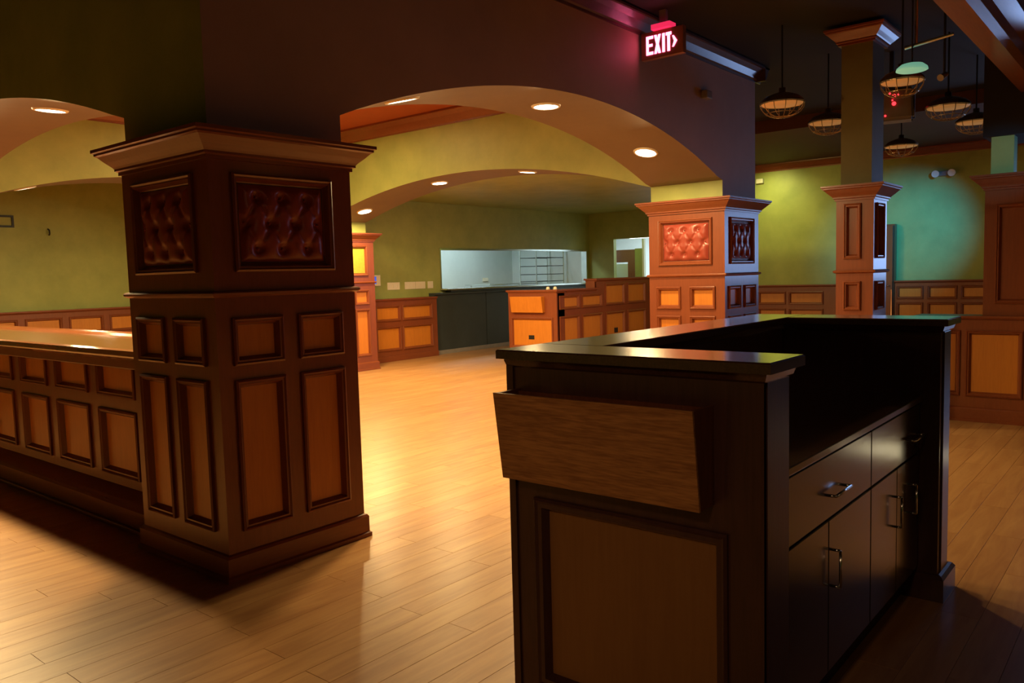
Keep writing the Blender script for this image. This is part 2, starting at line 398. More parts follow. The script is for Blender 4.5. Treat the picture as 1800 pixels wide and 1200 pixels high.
# kitchen wall with pass-through
bm = BM(); F = Face((8.70, 11.15, 0), (1, 0, 0), (0, -1, 0)); WX0, WX1, WZ0, WZ1 = 11.31, 16.35, 1.27, 2.03
for a, b2, c, d in ((8.70, WX0, 0, 3.0), (WX1, 16.52, 0, 3.0), (WX0, WX1, 0, WZ0), (WX0, WX1, WZ1, 3.0)): box(bm, a, b2, 11.15, 11.29, c, d)
S('wall_kitchen', bm, 'green')
wf = S('window_1', ring(BM(), Face((0, 11.15, 0), (1, 0, 0), (0, -1, 0)), WX0 - .03, WX1 + .03, WZ0 - .03, WZ1 + .03, [(0, 0), (0, .012), (.035, .012), (.035, -.14)]), 'steel')
obj('window_sill', box(BM(), WX0 - .05, WX1 + .06, 10.95, 11.30, WZ0 - .03, WZ0), 'steel', wf, .003)
obj('sill_apron', box(BM(), WX0 + .1, WX1 + .1, 10.99, 11.14, WZ0 - .07, WZ0 - .03), 'slate', wf)
# kitchen behind
S('wall_kitchen_back', box(BM(), 11.0, 16.6, 13.55, 13.7, 0, 3.0), 'white')
S('wall_kitchen_left', box(BM(), 10.9, 11.0, 11.29, 13.7, 0, 3.0), 'white')
S('wall_kitchen_right', box(BM(), 16.42, 16.52, 11.29, 13.55, 0, 3.0), 'white')
S('ceiling_kitchen', box(BM(), 10.9, 16.6, 11.29, 13.7, 3.02, 3.1), 'white')
# wall with corridor opening (x = 16.5)
bm = BM()
for a, b2, c, d in ((8.55, 9.05, 0, 3.7), (10.45, 11.15, 0, 3.7), (9.05, 10.45, 2.29, 3.7), (4.2, 8.55, 0, 3.7)): box(bm, 16.50, 16.62, a, b2, c, d)
S('wall_corridor', bm, 'green')
S('wall_corridor_back', box(BM(), 20.2, 20.3, 6.5, 13.5, 0, 2.9), 'white')
S('wall_corridor_left', box(BM(), 16.62, 20.2, 13.0, 13.1, 0, 2.9), 'white')
S('wall_corridor_right', box(BM(), 16.62, 20.2, 8.3, 8.4, 0, 2.9), 'white')
S('ceiling_corridor', box(BM(), 16.62, 20.3, 6.5, 13.1, 2.9, 3.0), 'white')
# green wall of the side room, with crown
S('wall_side_room', box(BM(), 15.60, 15.75, -7.9, 7.3, 0, ZC), 'green')
S('wall_side_room_return', box(BM(), 15.60, 16.5, 7.3, 7.4, 0, ZC), 'green')
# outer shell behind the camera
S('wall_rear_left', box(BM(), -5.9, -5.8, -7.9, 14.4, 0, ZC), 'green')
S('wall_rear', box(BM(), -5.9, 15.7, -7.9, -7.8, 0, ZC), 'green')
S('wall_far_left', box(BM(), -5.9, 2.13, 14.3, 14.45, 0, ZC), 'green')

# crown mouldings ---------------------------------------------------
def crown(name, F, length, zt, h, pr, mat='trim_h', a0=0):
    prof = [(0, zt - h), (.012, zt - h), (.016, zt - h + .02), (.03, zt - h + .03), (pr * .55, zt - h * .42), (pr * .85, zt - h * .16), (pr, zt - h * .14), (pr, zt), (0, zt)]
    return S(name, prism(BM(), [F.p(a0, z, n) for n, z in prof], F.A * length), mat)
crown('trim_1', Face((0, 3.655, 0), (1, 0, 0), (0, -1, 0)), 8.83 - 2.03, ZC - .015, .15, .12, a0=2.03, mat='dark')
crown('trim_2', Face((8.71, 3.535, 0), (0, 1, 0), (1, 0, 0)), 1.0, ZC - .015, .15, .12, mat='dark')
crown('trim_3', Face((2.13, 3.535, 0), (0, 1, 0), (-1, 0, 0)), 7.6, ZC - .015, .15, .12, mat='dark')
crown('trim_4', Face((7.885, 4.49, 0), (0, 1, 0), (-1, 0, 0)), 5.8, ZC, .18, .15)
crown('trim_5', Face((2.95, 10.285, 0), (1, 0, 0), (0, -1, 0)), 4.94, ZC, .18, .15)
crown('trim_6', Face((15.60, -7.8, 0), (0, 1, 0), (-1, 0, 0)), 15.1, 3.52, .14, .12)
crown('trim_7', Face((2.955, 4.49, 0), (0, 1, 0), (1, 0, 0)), 5.8, ZC, .18, .15)
# added unseen window, glowing blue so the glossy column sides have something to mirror
w2 = S('added_window', ring(BM(), Face((15.60, 1.15, 0), (0, -1, 0), (-1, 0, 0)), 0, 2.3, 1.18, 2.75, [(0, 0), (0, .04), (.06, .04), (.06, 0)]), 'trim')
obj('window_pane', box(BM(), 15.585, 15.598, -1.09, 1.09, 1.24, 2.69), emit('added_blue_glow', (.32, .55, 1.0), 2.4), w2)
obj('mullion', box(BM(), 15.56, 15.585, -.02, .02, 1.24, 2.69), 'trim', w2)

# ================================================================== COLUMNS
CORN = [(.0, 2.105), (.012, 2.105), (.012, 2.122), (.026, 2.128), (.026, 2.140), (.034, 2.150), (.060, 2.175), (.088, 2.205), (.100, 2.212), (.100, 2.222), (.112, 2.228), (.112, 2.245), (-.01, 2.246)]
RAIL = [(0, 1.428), (.010, 1.432), (.022, 1.440), (.024, 1.450), (.018, 1.458), (0, 1.462)]
BASE = [(.030, 0), (.030, .022), (.020, .030), (.020, .118), (.012, .130), (0, .136)]
def cushion(parent, F, a0, a1, z0, z1):
    bm = BM(); na, nz = 56, 40; W = a1 - a0; H = z1 - z0
    btn = [(u, .83) for u in (.19, .48, .78)] + [(u, .50) for u in (.05, .335, .625, .93)] + [(u, .17) for u in (.19, .48, .78)]
    def h(u, t):
        e = min(u * W, (1 - u) * W, t * H, (1 - t) * H)
        base = .036 * (1 - math.exp(-e / .028))
        d = 0
        for bu, bt in btn:
            r2 = ((u - bu) * W) ** 2 + ((t - bt) * H) ** 2
            d = max(d, .034 * math.exp(-r2 / (2 * .020 ** 2)) + .008 * math.exp(-r2 / (2 * .05 ** 2)))
        # diagonal creases between neighbouring buttons
        cr = 0
        for i, (bu, bt) in enumerate(btn):
            for (cu, ct) in btn[i + 1:]:
                if abs(bt - ct) < .2 or abs(bt - ct) > .5 or abs(bu - cu) > .22: continue
                ax, az = bu * W, bt * H; bx, bz = cu * W, ct * H; px, pz = u * W, t * H
                L2 = (bx - ax) ** 2 + (bz - az) ** 2
                k = max(0, min(1, ((px - ax) * (bx - ax) + (pz - az) * (bz - az)) / L2))
                dd = (px - ax - k * (bx - ax)) ** 2 + (pz - az - k * (bz - az)) ** 2
                cr = max(cr, .013 * math.exp(-dd / (2 * .010 ** 2)))
        return max(.001, base - max(d, cr))
    g = [[bm.verts.new(F.p(a0 + W * i / na, z0 + H * j / nz, -.022 + h(i / na, j / nz))) for i in range(na + 1)] for j in range(nz + 1)]
    for j in range(nz):
        for i in range(na): bm.faces.new((g[j][i], g[j][i + 1], g[j + 1][i + 1], g[j + 1][i]))
    c = obj('tufted_cushion', bm, 'leather', parent, smooth=True, label='oxblood leather cushion with buttons in diamond rows')
    global BTN
    for bu, bt in btn:
        p = F.p(a0 + W * bu, z0 + H * bt, -.022 + h(bu, bt) + .002)
        if BTN is None:
            b2 = BM(); bmesh.ops.create_icosphere(b2, subdivisions=1, radius=.008)
            BTN = bpy.data.meshes.new('button'); b2.to_mesh(BTN); b2.free(); BTN.materials.append(M['leather'])
        o = bpy.data.objects.new('button', BTN); COL.objects.link(o); o.parent = c
        o.location = p - c.location - parent.location
BTN = None
def column(name, label, x0, x1, y0, y1, kind='tuft', upper='leather'):
    t = thing(name, label, 'column', ((x0 + x1) / 2, (y0 + y1) / 2, 0), None)
    D = .03
    FA = Face((x0, y1, 0), (0, -1, 0), (-1, 0, 0)); FB = Face((x0, y0, 0), (1, 0, 0), (0, -1, 0))
    bm = box(BM(), x0 + D, x1, y0 + D, y1, 0, 2.12)
    for F, W in ((FA, y1 - y0), (FB, x1 - x0)):
        if kind == 'tuft':
            c1, c2, hw = W * .265, W * .715, .102
            specs = [(c1 - hw, c1 + hw, 1.13, 1.28), (c2 - hw, c2 + hw, 1.13, 1.28), (c1 - hw, c1 + hw, .285, .965), (c2 - hw, c2 + hw, .285, .965)]
            holes = panel_set(t, F, specs)
            u0, u1 = .165, W - .185
            fr = obj('cushion_frame', ring(BM(), F, u0 - .046, u1 + .046, 1.60 - .046, 2.00 + .046, MOULD), 'trim', t)
            holes.append((u0 - .04, u1 + .04, 1.56, 2.04))
            obj('backing', fbox(BM(), F, u0 - .03, u1 + .03, 1.57, 2.03, -.028, -.022), 'black' if upper == 'leather' else 'fabric', t)
            if upper == 'leather': cushion(t, F, u0 + .004, u1 - .004, 1.604, 1.996)
            else: obj('fabric_panel', fbox(BM(), F, u0, u1, 1.60, 2.0, -.024, -.016), 'fabric', t, label='mustard fabric panel')
        else:
            c = W * .5 - .02; hw = max(.03, W * .5 - .135)
            holes = panel_set(t, F, [(c - hw, c + hw, 1.61, 2.03), (c - hw, c + hw, 1.13, 1.31), (c - hw, c + hw, .285, .965)], panel_mat='trim')
        face_board(bm, F, 0, W, 0, 2.12, holes, D)
    obj('body', bm, 'trim', t)
    obj('cornice', rect_loft(BM(), x0, x1, y0, y1, CORN), 'trim_h', t)
    obj('chair_rail', rect_loft(BM(), x0, x1, y0, y1, RAIL), 'trim_h', t)
    obj('base_moulding', rect_loft(BM(), x0, x1, y0, y1, BASE), 'trim_h', t)
    return t
column('wood_clad_column', 'large dark column with tufted leather panels at the near end of the bar', 2.105, 2.975, 3.63, 4.52)
column('wood_clad_column', 'orange-lit column with tufted oxblood leather panel behind the long host stand', 7.865, 8.735, 3.63, 4.52)
column('wood_clad_column', 'far column with mustard fabric panel beside the wall switches', 7.865, 8.84, 10.26, 11.13, upper='fabric')
column('wood_clad_column', 'column at the far end of the bar hidden behind the near column', 2.105, 2.975, 10.26, 11.13)
slim = column('slim_wood_column', 'slim column with narrow recessed panels and a second cornice at the ceiling', 7.845, 8.27, 2.165, 2.50, kind='slim')
obj('shaft', box(BM(), 7.875, 8.24, 2.195, 2.47, 2.24, 3.56), 'olive', slim)
obj('capital', rect_loft(BM(), 7.86, 8.255, 2.18, 2.485, [(o, z + 1.42) for o, z in CORN]), 'trim_h', slim)

# pier at the far right ------------------------------------------------
pr = thing('panelled_pier', 'dark panelled pier with a low wall below at the right edge', 'pier', (8.8, 1.1, 0))
FA = Face((8.60, 1.40, 0), (0, -1, 0), (-1, 0, 0))
holes = panel_set(pr, FA, [(.14, .42, 1.16, 1.98)], panel_mat='trim')
bm = box(BM(), 8.63, 9.3, .60, 1.40, 0, 2.16); face_board(bm, FA, 0, .80, 1.0, 2.16, holes, .03)
obj('body', bm, 'trim', pr)
obj('cornice', rect_loft(BM(), 8.60, 9.3, .60, 1.40, [(o, z + .05) for o, z in CORN]), 'trim_h', pr)
obj('shaft', box(BM(), 8.61, 8.80, 1.18, 1.36, 2.29, 3.7), 'green', pr)
obj('dark_block', box(BM(), 8.56, 9.3, .5, 1.42, 2.64, 3.7), 'blackc', pr)  # made-up black block where the shaft goes dark higher up
FL = Face((8.56, 1.95, 0), (0, -1, 0), (-1, 0, 0))
holes = panel_set(pr, FL, [(.47, .84, .285, .82), (.05, .33, .285, .82), (.98, 1.3, .285, .82)])
bm = box(BM(), 8.59, 8.78, .5, 1.95, 0, .99); face_board(bm, FL, 0, 1.45, 0, .99, holes, .03)
obj('low_wall', bm, 'trim', pr)
obj('cap', rect_loft(BM(), 8.56, 8.78, .5, 1.95, [(.0, .965), (.02, .97), (.03, .985), (.03, 1.0), (.0, 1.003)]), 'trim_h', pr)
obj('base_moulding', rect_loft(BM(), 8.56, 8.78, .5, 1.95, BASE), 'trim_h', pr)
# overhead beam
bmx = BM(); prism(bmx, [(5.0, y, z) for y, z in ((1.16, 3.05), (1.13, 3.0), (.99, 3.0), (.95, 3.04), (.93, 3.10), (.85, 3.16), (.85, 3.7), (1.16, 3.7))], (5.2, 0, 0))
tag(obj('ceiling_beam', bmx, wood('beam_wood', (.30, .10, .035), (.22, .065, .02), 'x', .3, 1, .05, .6)), 'long brown wooden beam under the ceiling at upper right corner', 'beam')

# ================================================================== WAINSCOTS
def wainscot(name, label, F, length, cols, zu=(.775, .965), zl=(.24, .585), top=1.12, thick=.16, base=True):
    """cols: list of (a0,a1) panel spans"""
    t = thing(name, label, 'wainscot', F.p(length / 2, 0, -thick / 2))
    D = .03
    specs = [(a, b2, *zu) for a, b2 in cols] + [(a, b2, *zl) for a, b2 in cols]
    holes = panel_set(t, F, specs)
    bm = BM(); fbox(bm, F, 0, length, 0, top, -thick, -D); face_board(bm, F, 0, length, 0, top, holes, D)
    obj('boarding', bm, 'trim', t)
    obj('top_rail', prism(BM(), [F.p(0, z, n) for n, z in ((-thick, top - .03), (.012, top - .03), (.02, top - .02), (.035, top - .005), (.035, top + .015), (-thick, top + .015))], F.A * length), 'trim_h', t)
    obj('skirting', fbox(BM(), F, 0, length, 0, .10, 0, .02), 'trim_h', t, .004)
    return t
wainscot('wainscot', 'honey panelled wainscot under the ivory switches at the back', Face((8.86, 10.93, 0), (1, 0, 0), (0, -1, 0)), 2.08, [(.12, .44), (.60, 1.09), (1.23, 1.90)], thick=.215)
wainscot('wainscot', 'wainscot on the far green wall seen over the bar', Face((2.2, 14.12, 0), (1, 0, 0), (0, -1, 0)), 6.5, [(.1 + .66 * i, .1 + .66 * i + .46) for i in range(10)], thick=.17)
cg = []
y = 7.3
for a in (.30, .84, 1.38, 1.92, 2.46): cg.append((a + .0, a + .42))
wainscot('wainscot', 'wainscot below the bright green wall between the two nearest right columns', Face((15.46, 7.3, 0), (0, -1, 0), (-1, 0, 0)), 2.55, [(.25, .77), (.92, 1.38), (1.53, 2.10)], zu=(.83, .99), zl=(.28, .66), top=1.15, thick=.135)
wainscot('wainscot', 'wainscot below the teal-lit wall right of the door', Face((15.46, 3.90, 0), (0, -1, 0), (-1, 0, 0)), 3.9, [(.08, .42), (.58, .95), (1.10, 1.42), (1.57, 1.90), (2.05, 2.4)], zu=(.93, 1.07), zl=(.32, .78), top=1.20, thick=.135)

# door in green wall
d = S('door_1', box(BM(), 15.40, 15.46, 3.93, 4.75, .01, 2.19), 'trim'); 
obj('lever_handle', tube(BM(), [(15.40, 3.99, 1.13), (15.33, 3.99, 1.13), (15.33, 4.13, 1.13)], .012), 'chrome', d)
obj('edge_strip', box(BM(), 15.385, 15.40, 3.93, 3.945, .02, 1.06), 'chrome', d)
obj('door_casing', box(BM(), 15.46, 15.60, 3.91, 4.80, 0, 2.22), 'trim', d)
# ================================================================== LEFT BAR
bar = thing('bar_counter', 'long panelled bar with a glossy lacquered top left of the near column', 'bar', (2.6, 7.4, 0))
F = Face((2.33, 10.255, 0), (0, -1, 0), (-1, 0, 0)); LB = 10.255 - 4.525
cols = []
yy = 5.04
starts = [(5.05, 5.49), (5.735, 6.17), (6.425, 6.83), (7.10, 7.54), (7.79, 8.22), (8.47, 8.9), (9.15, 9.6)]
for a, b2 in starts: cols.append((10.26 - b2, 10.26 - a))
holes = panel_set(bar, F, [(a, b2, .83, .965) for a, b2 in cols] + [(a, b2, .31, .655) for a, b2 in cols])
bm = BM(); fbox(bm, F, 0, LB, 0, 1.07, -.57, -.03); face_board(bm, F, 0, LB, 0, 1.07, holes, .03)
obj('front', bm, 'trim', bar)
prof = [(2.12, 1.095), (2.125, 1.085), (2.17, 1.075), (2.19, 1.06), (2.33, 1.06), (2.33, 1.07), (2.98, 1.07), (2.98, 1.125), (2.96, 1.135), (2.935, 1.125), (2.925, 1.118), (2.905, 1.128), (2.88, 1.13), (2.85, 1.113), (2.20, 1.113), (2.175, 1.125), (2.15, 1.132), (2.125, 1.125)]
obj('counter_top', prism(BM(), [(x, 4.525, z) for x, z in prof], (0, LB, 0)), 'bar_top', bar, smooth=False)
obj('top_support', box(BM(), 2.28, 2.33, 4.525, 10.255, .985, 1.06), 'trim_h', bar, .006)
obj('foot_ledge', prism(BM(), [(x, 4.525, z) for x, z in ((2.20, 0), (2.20, .13), (2.215, .145), (2.24, .16), (2.33, .20), (2.33, 0))], (0, LB, 0)), 'trim_h', bar)
obj('shoe_moulding', box(BM(), 2.175, 2.20, 4.525, 10.255, 0, .025), 'trim_h', bar, .005)

# ================================================================== FOREGROUND HOST STAND
def cap_profile(z): return [(0, z - .048), (.008, z - .046), (.014, z - .030), (.030, z - .028), (.030, z - .004), (.026, z), (-.02, z)]
st = thing('host_stand', 'dark U-shaped host stand with open middle filling the right foreground', 'counter', (3.3, 1.3, 0))
F = Face((2.00, 1.68, 0), (0, -1, 0), (-1, 0, 0)); WF = 1.68 - .817
MB = [(0, 0), (0, .010), (.008, .016), (.016, .010), (.030, .010), (.044, -.016), (.050, -.020)]
bm = BM(); fbox(bm, F, 0, WF, 0, 1.236, -.175, -.024)
P0, P1, Q0, Q1 = 1.68 - 1.53, 1.68 - .967, .205, .735
hol = [(P0 - .044, P1 + .044, Q0 - .044, Q1 + .044)]
obj('panel', fbox(BM(), F, P0 - .012, P1 + .012, Q0 - .012, Q1 + .012, -.024, -.016), 'oak_panel', st, label='brown panel in the end of the stand')
obj('panel_moulding', ring(BM(), F, P0 - .05, P1 + .05, Q0 - .05, Q1 + .05, MB), 'dark', st)
face_board(bm, F, 0, WF, 0, 1.236, hol, .024)
obj('end_wall', bm, 'dark', st)
obj('corner_strip', fbox(BM(), F, -.002, .026, 0, 1.21, 0, .008), 'dark', st, .002)
obj('long_wall', box(BM(), 2.175, 4.07, 1.486, 1.68, 0, 1.236), 'dark', st)
FL2 = Face((4.07, 1.68, 0), (-1, 0, 0), (0, 1, 0))
for k in range(3):
    a0 = .12 + k * .64
    for zz in ((.18, .70), (.84, 1.10)):
        obj('panel', fbox(BM(), FL2, a0, a0 + .48, *zz, 0, .006), 'oak_panel', st)
        obj('panel_moulding', ring(BM(), FL2, a0 - .03, a0 + .51, zz[0] - .03, zz[1] + .03, [(0, 0), (0, .018), (.02, .018), (.03, .004)]), 'dark', st)
obj('back_wall', box(BM(), 3.87, 4.07, .786, 1.486, 0, 1.236), 'dark', st, .003)
obj('end_strip', box(BM(), 3.91, 4.03, .779, .787, .12, 1.20), 'dark', st, .002)
obj('wall_foot', rect_loft(BM(), 3.87, 4.07, .78, 1.0, [(.024, 0), (.024, .10), (.012, .115), (0, .12)]), 'dark', st)
def slab(x0, x1, y0, y1, z):
    return rect_loft(BM(), x0, x1, y0, y1, [(-.034, z - .062), (-.024, z - .052), (-.018, z - .034), (0, z - .030), (0, z - .004), (-.004, z)])
obj('top_cap', slab(1.970, 2.215, .787, 1.706, 1.26), 'dark_top', st)
obj('top_cap', slab(2.215, 4.10, 1.452, 1.706, 1.26), 'dark_top', st)
obj('top_cap', slab(3.835, 4.10, .752, 1.452, 1.26), 'dark_top', st)
# interior: worktop, drawers and doors
obj('worktop', box(BM(), 2.175, 3.87, .850, 1.486, .895, .922), 'dark_top', st, .004)
obj('cabinet_body', box(BM(), 2.175, 3.87, .885, 1.486, .13, .895), 'dark', st)
obj('toe_kick', box(BM(), 2.175, 3.87, .93, 1.48, 0, .13), 'black', st)
face_wood = wood('drawer_face_wood', (.034, .016, .012), (.012, .006, .005), 'x', .22, .6, .35, 1, 2.2)
def pull(pts, parent): obj('pull_handle', tube(BM(), pts, .005), 'chrome', parent, smooth=True)
YF = .865
for x0, x1, hx in ((2.185, 3.13, 2.72), (3.138, 3.86, 3.75)):
    dr = obj('drawer', box(BM(), x0, x1, YF, .885, .670, .882), face_wood, st, .003)
    hx2 = min(hx, x1 - .10)
    pull([(hx2 - .08, YF, .752), (hx2 - .08, YF - .028, .752), (hx2 + .08, YF - .028, .752), (hx2 + .08, YF, .752)], dr)
    xm = (x0 + x1) / 2
    for a, b2, px in ((x0, xm - .003, xm - .035 if hx > xm + .1 else None), (xm + .003, x1, max(hx - .05, xm + .03))):
        do = obj('door', box(BM(), a, b2, YF, .885, .14, .662), face_wood, st, .003)
        if px:
            px = min(max(px, a + .03), b2 - .03)
            pull([(px, YF, .555), (px, YF - .028, .555), (px, YF - .028, .43), (px, YF, .43)], do)
obj('lock', cyl(BM(), (3.80, YF, .705), (3.80, YF - .006, .705), .009), 'black', st)
# brochure box on the end face
BY0, BY1 = .957, 1.640
mb = obj('brochure_box', prism(BM(), [(1.874, BY0, 1.136), (1.911, BY0, .858), (1.922, BY0, .858), (1.885, BY0, 1.136)], (0, BY1 - BY0, 0)), 'oak', st, .0015, label='slanted oak brochure box on the end of the stand')
for ys in (BY0, BY1 - .012):
    obj('box_side', prism(BM(), [(1.883, ys, 1.134), (1.919, ys, .860), (1.9995, ys, .860), (1.9995, ys, 1.134)], (0, .012, 0)), 'box_side', mb)
obj('box_floor', box(BM(), 1.918, 1.9995, BY0 + .012, BY1 - .012, .860, .872), 'dark', mb)
obj('box_back', box(BM(), 1.988, 1.9995, BY0 + .012, BY1 - .012, .873, 1.128), 'box_side', mb)
# ================================================================== BACK HOST STAND (twin)
bs = thing('host_stand', 'honey panelled host stand with raised right half in front of the slate counter', 'counter', (12.2, 8.3, 0))
F = Face((10.70, 8.94, 0), (0, -1, 0), (-1, 0, 0))
h1 = panel_set(bs, F, [(.10, .91, .30, .73)], depth=.024)
bm = box(BM(), 10.73, 10.92, 7.90, 8.94, 0, 1.21); face_board(bm, F, 0, 1.04, 0, 1.21, h1, .03)
F2 = Face((10.70, 7.90, 0), (1, 0, 0), (0, -1, 0))
sp = [(.11, .60, .95, 1.09), (.77, 1.31, .95, 1.09), (1.51, 2.07, .96, 1.255), (2.26, 2.83, .96, 1.255)] + [(a, b2, .30, .745) for a, b2 in ((.11, .60), (.77, 1.31), (1.51, 2.07), (2.26, 2.83))]
h2 = panel_set(bs, F2, sp)
box(bm, 10.92, 13.75, 7.93, 8.12, 0, 1.21)
face_board(bm, F2, 0, 1.41, 0, 1.21, [h for h in h2 if h[1] < 1.4], .03)
face_board(bm, F2, 1.41, 3.05, 0, 1.375, [h for h in h2 if h[0] > 1.4], .03)
face_board(bm, F2, 1.18, 1.41, 1.21, 1.375, [], .03)
obj('walls', bm, 'trim', bs)
bm = BM(); box(bm, 11.88, 13.75, 7.93, 8.12, 1.21, 1.375); obj('raised_wall', bm, 'trim', bs)
obj('top_cap', slab(10.67, 10.95, 7.87, 8.97, 1.24), 'trim_h', bs)
obj('top_cap', slab(10.95, 11.90, 7.87, 8.15, 1.24), 'trim_h', bs)
obj('raised_cap', slab(11.86, 13.78, 7.87, 8.15, 1.40), 'trim_h', bs)
mb = obj('brochure_box', prism(BM(), [(10.60, 8.15, 1.13), (10.64, 8.15, .86), (10.70, 8.15, .86), (10.70, 8.15, 1.13)], (0, .68, 0)), 'maple', bs, .003)
op = obj('outlet', box(BM(), 10.716, 10.726, 8.40, 8.52, .40, .47), 'black', bs)
op = obj('outlet', box(BM(), 12.48, 12.60, 7.916, 7.926, .40, .49), 'black', bs)
for i, (x, y) in enumerate(((10.83, 8.17), (10.83, 8.02))):
    tag(obj('door_knob', lathe(BM(), (x, y, 1.2405), [(.0, 0), (.034, 0), (.036, .012), (.026, .022), (.03, .034), (.02, .046), (0, .05)], 16), 'plate', smooth=True), ('left' if i == 0 else 'right') + ' pale round knob on top of the panelled back stand', 'knob', 'pale knobs on the back stand')

# slate counter front
sl = thing('slate_counter', 'dark slate counter front below the kitchen pass-through', 'counter', (13.7, 11.05, 0))
for a, b2 in ((10.95, 12.44), (12.46, 14.4), (14.42, 16.49)): obj('panel', box(BM(), a, b2, 11.00, 11.148, .08, 1.16), 'slate', sl, .003)
obj('counter_ledge', box(BM(), 10.95, 16.49, 10.955, 11.148, 1.16, 1.195), 'slate', sl, .003)
obj('skirting', box(BM(), 10.95, 16.49, 10.985, 11.148, 0, .08), 'grey', sl, .003)
# wall plates
for i, (x0, x1, lab) in enumerate(((9.90, 10.20, 'leftmost wide ivory switch plate on the back wall'), (10.33, 10.60, 'ivory switch plate left of the joined pair'), (10.61, 10.86, 'ivory switch plate joined to its left neighbour'), (10.93, 11.07, 'small ivory switch plate beside the pass-through'))):
    t = thing('switch_plate', lab, 'switch', ((x0 + x1) / 2, 11.145, 1.29), 'ivory switch plates')
    obj('plate', box(BM(), x0, x1, 11.138, 11.149, 1.29, 1.425), 'plate', t, .002)
    n = 1 if x1 - x0 < .2 else 3
    for k in range(n):
        cx = x0 + (x1 - x0) * (k + .5) / n; obj('rocker', box(BM(), cx - .018, cx + .018, 11.132, 11.138, 1.325, 1.39), 'plate', t, .001)
t = thing('keypad', 'white keypad with a blue screen beside the far column', 'keypad', (9.62, 11.14, 1.37))
obj('housing', box(BM(), 9.52, 9.72, 11.118, 11.149, 1.37, 1.57), 'plate', t, .006); obj('screen', box(BM(), 9.55, 9.62, 11.115, 11.119, 1.41, 1.54), 'screen', t)
t = thing('outlet_plate', 'white outlet on the kitchen back wall seen through the pass-through', 'outlet', (15.2, 13.54, 1.38))
obj('plate', box(BM(), 15.22, 15.42, 13.53, 13.549, 1.36, 1.45), M['lens'] if False else 'plate', t, .002)
# kitchen rack
t = thing('wire_rack', 'wire shelf rack at the right end of the kitchen pass-through', 'rack', (15.6, 12.0, 0))
for (x, y) in ((15.2, 11.8), (16.3, 11.8), (15.2, 12.3), (16.3, 12.3)): obj('upright', cyl(BM(), (x, y, 0), (x, y, 2.2), .014, n=8), 'steel', t)
for z in (.4, 1.33, 1.50, 1.70, 1.90):
    bm = BM()
    for y in (11.8, 12.3): cyl(bm, (15.2, y, z), (16.3, y, z), .009, n=6)
    for i in range(12): cyl(bm, (15.2 + .1 * i, 11.8, z), (15.2 + .1 * i, 12.3, z), .003, n=4)
    obj('wire_shelf', bm, 'black', t)
t = thing('steel_table', 'steel table under the wire rack in the kitchen', 'table', (15.5, 12.9, 0))
obj('table_top', box(BM(), 14.3, 16.35, 12.5, 13.3, 1.27, 1.30), 'steel', t, .004)
for (x, y) in ((14.4, 12.6), (16.25, 12.6), (14.4, 13.2), (16.25, 13.2)): obj('leg', cyl(BM(), (x, y, 0), (x, y, 1.27), .02, n=10), 'steel', t)
# kitchen light fitting
t = thing('strip_light', 'white strip light on the kitchen ceiling', 'light', (13.2, 12.4, 2.95)); obj('housing', box(BM(), 11.8, 14.6, 12.3, 12.5, 2.97, 3.018), 'white', t, .004); obj('diffuser', box(BM(), 11.85, 14.55, 12.32, 12.48, 2.95, 2.97), 'tube', t)
# corridor
t = thing('strip_light', 'white strip light seen in the corridor beyond the back stand', 'light', (18.2, 10.6, 2.4))
obj('housing', box(BM(), 17.95, 18.1, 10.05, 10.95, 2.39, 2.43), 'white', t, .004); obj('diffuser', box(BM(), 17.96, 18.09, 10.08, 10.92, 2.355, 2.39), 'tube', t)
for yy in (10.2, 10.8): obj('hanger', cyl(BM(), (18.02, yy, 2.43), (18.02, yy, 2.90), .008, n=8), 'steel', t)
t = thing('swing_door', 'brown door with a window panel standing in the corridor opening', 'door', (17.3, 10.6, 0))
F = Face((17.3, 11.4, 0), (0, -1, 0), (-1, 0, 0))
bm = BM()
for a0, a1, z0, z1 in ((0, 1.05, 1.74, 2.05), (0, .48, 0, 1.74), (.85, 1.05, 0, 1.74), (.48, .85, 0, .7)): fbox(bm, F, a0, a1, z0, z1, -.04, 0)
obj('door_leaf', bm, 'trim', t); obj('green_panel', fbox(BM(), F, 1.055, 1.26, 0, 2.07, -.04, 0), 'green', t)
obj('jamb', fbox(BM(), F, 1.27, 1.32, 0, 2.3, -.06, .02), 'plate', t)
obj('window_panel', fbox(BM(), F, .48, .85, .7, 1.70, -.03, -.01), 'white', t)
# left far wall bits
tag(obj('vent_frame', ring(BM(), Face((4.2, 14.3, 0), (1, 0, 0), (0, -1, 0)), 0, .70, 2.47, 2.66, [(0, 0), (0, .02), (.03, .02), (.03, 0)]), 'black'), 'dark rectangular frame high on the far green wall at left', 'vent')
tag(obj('wall_hook', tube(BM(), [(5.40, 14.3, 2.46), (5.40, 14.25, 2.44), (5.40, 14.24, 2.38), (5.40, 14.27, 2.36)], .012), 'black'), 'small dark hook on the far green wall over the bar', 'hook')
tag(obj('wall_sensor', box(BM(), 7.40, 7.52, 3.59, 3.654, 3.17, 3.25), 'grey', bevel=.01), 'small grey sensor on the arch wall right of the exit sign', 'sensor')
tag(obj('motion_detector', box(BM(), 15.52, 15.599, 6.36, 6.50, 3.17, 3.26), 'plate', bevel=.01), 'small white detector on the bright green wall', 'detector')
t = thing('emergency_light', 'pale twin-head emergency light on the teal-lit wall', 'light', (15.55, 3.15, 2.97))
obj('base', box(BM(), 15.53, 15.599, 3.02, 3.32, 3.0, 3.08), 'grey', t, .006)
for y in (3.27, 3.02): obj('lamp_head', cyl(BM(), (15.53, y, 3.04), (15.44, y - .0, 3.03), .05, .06), 'plate', t, smooth=False)

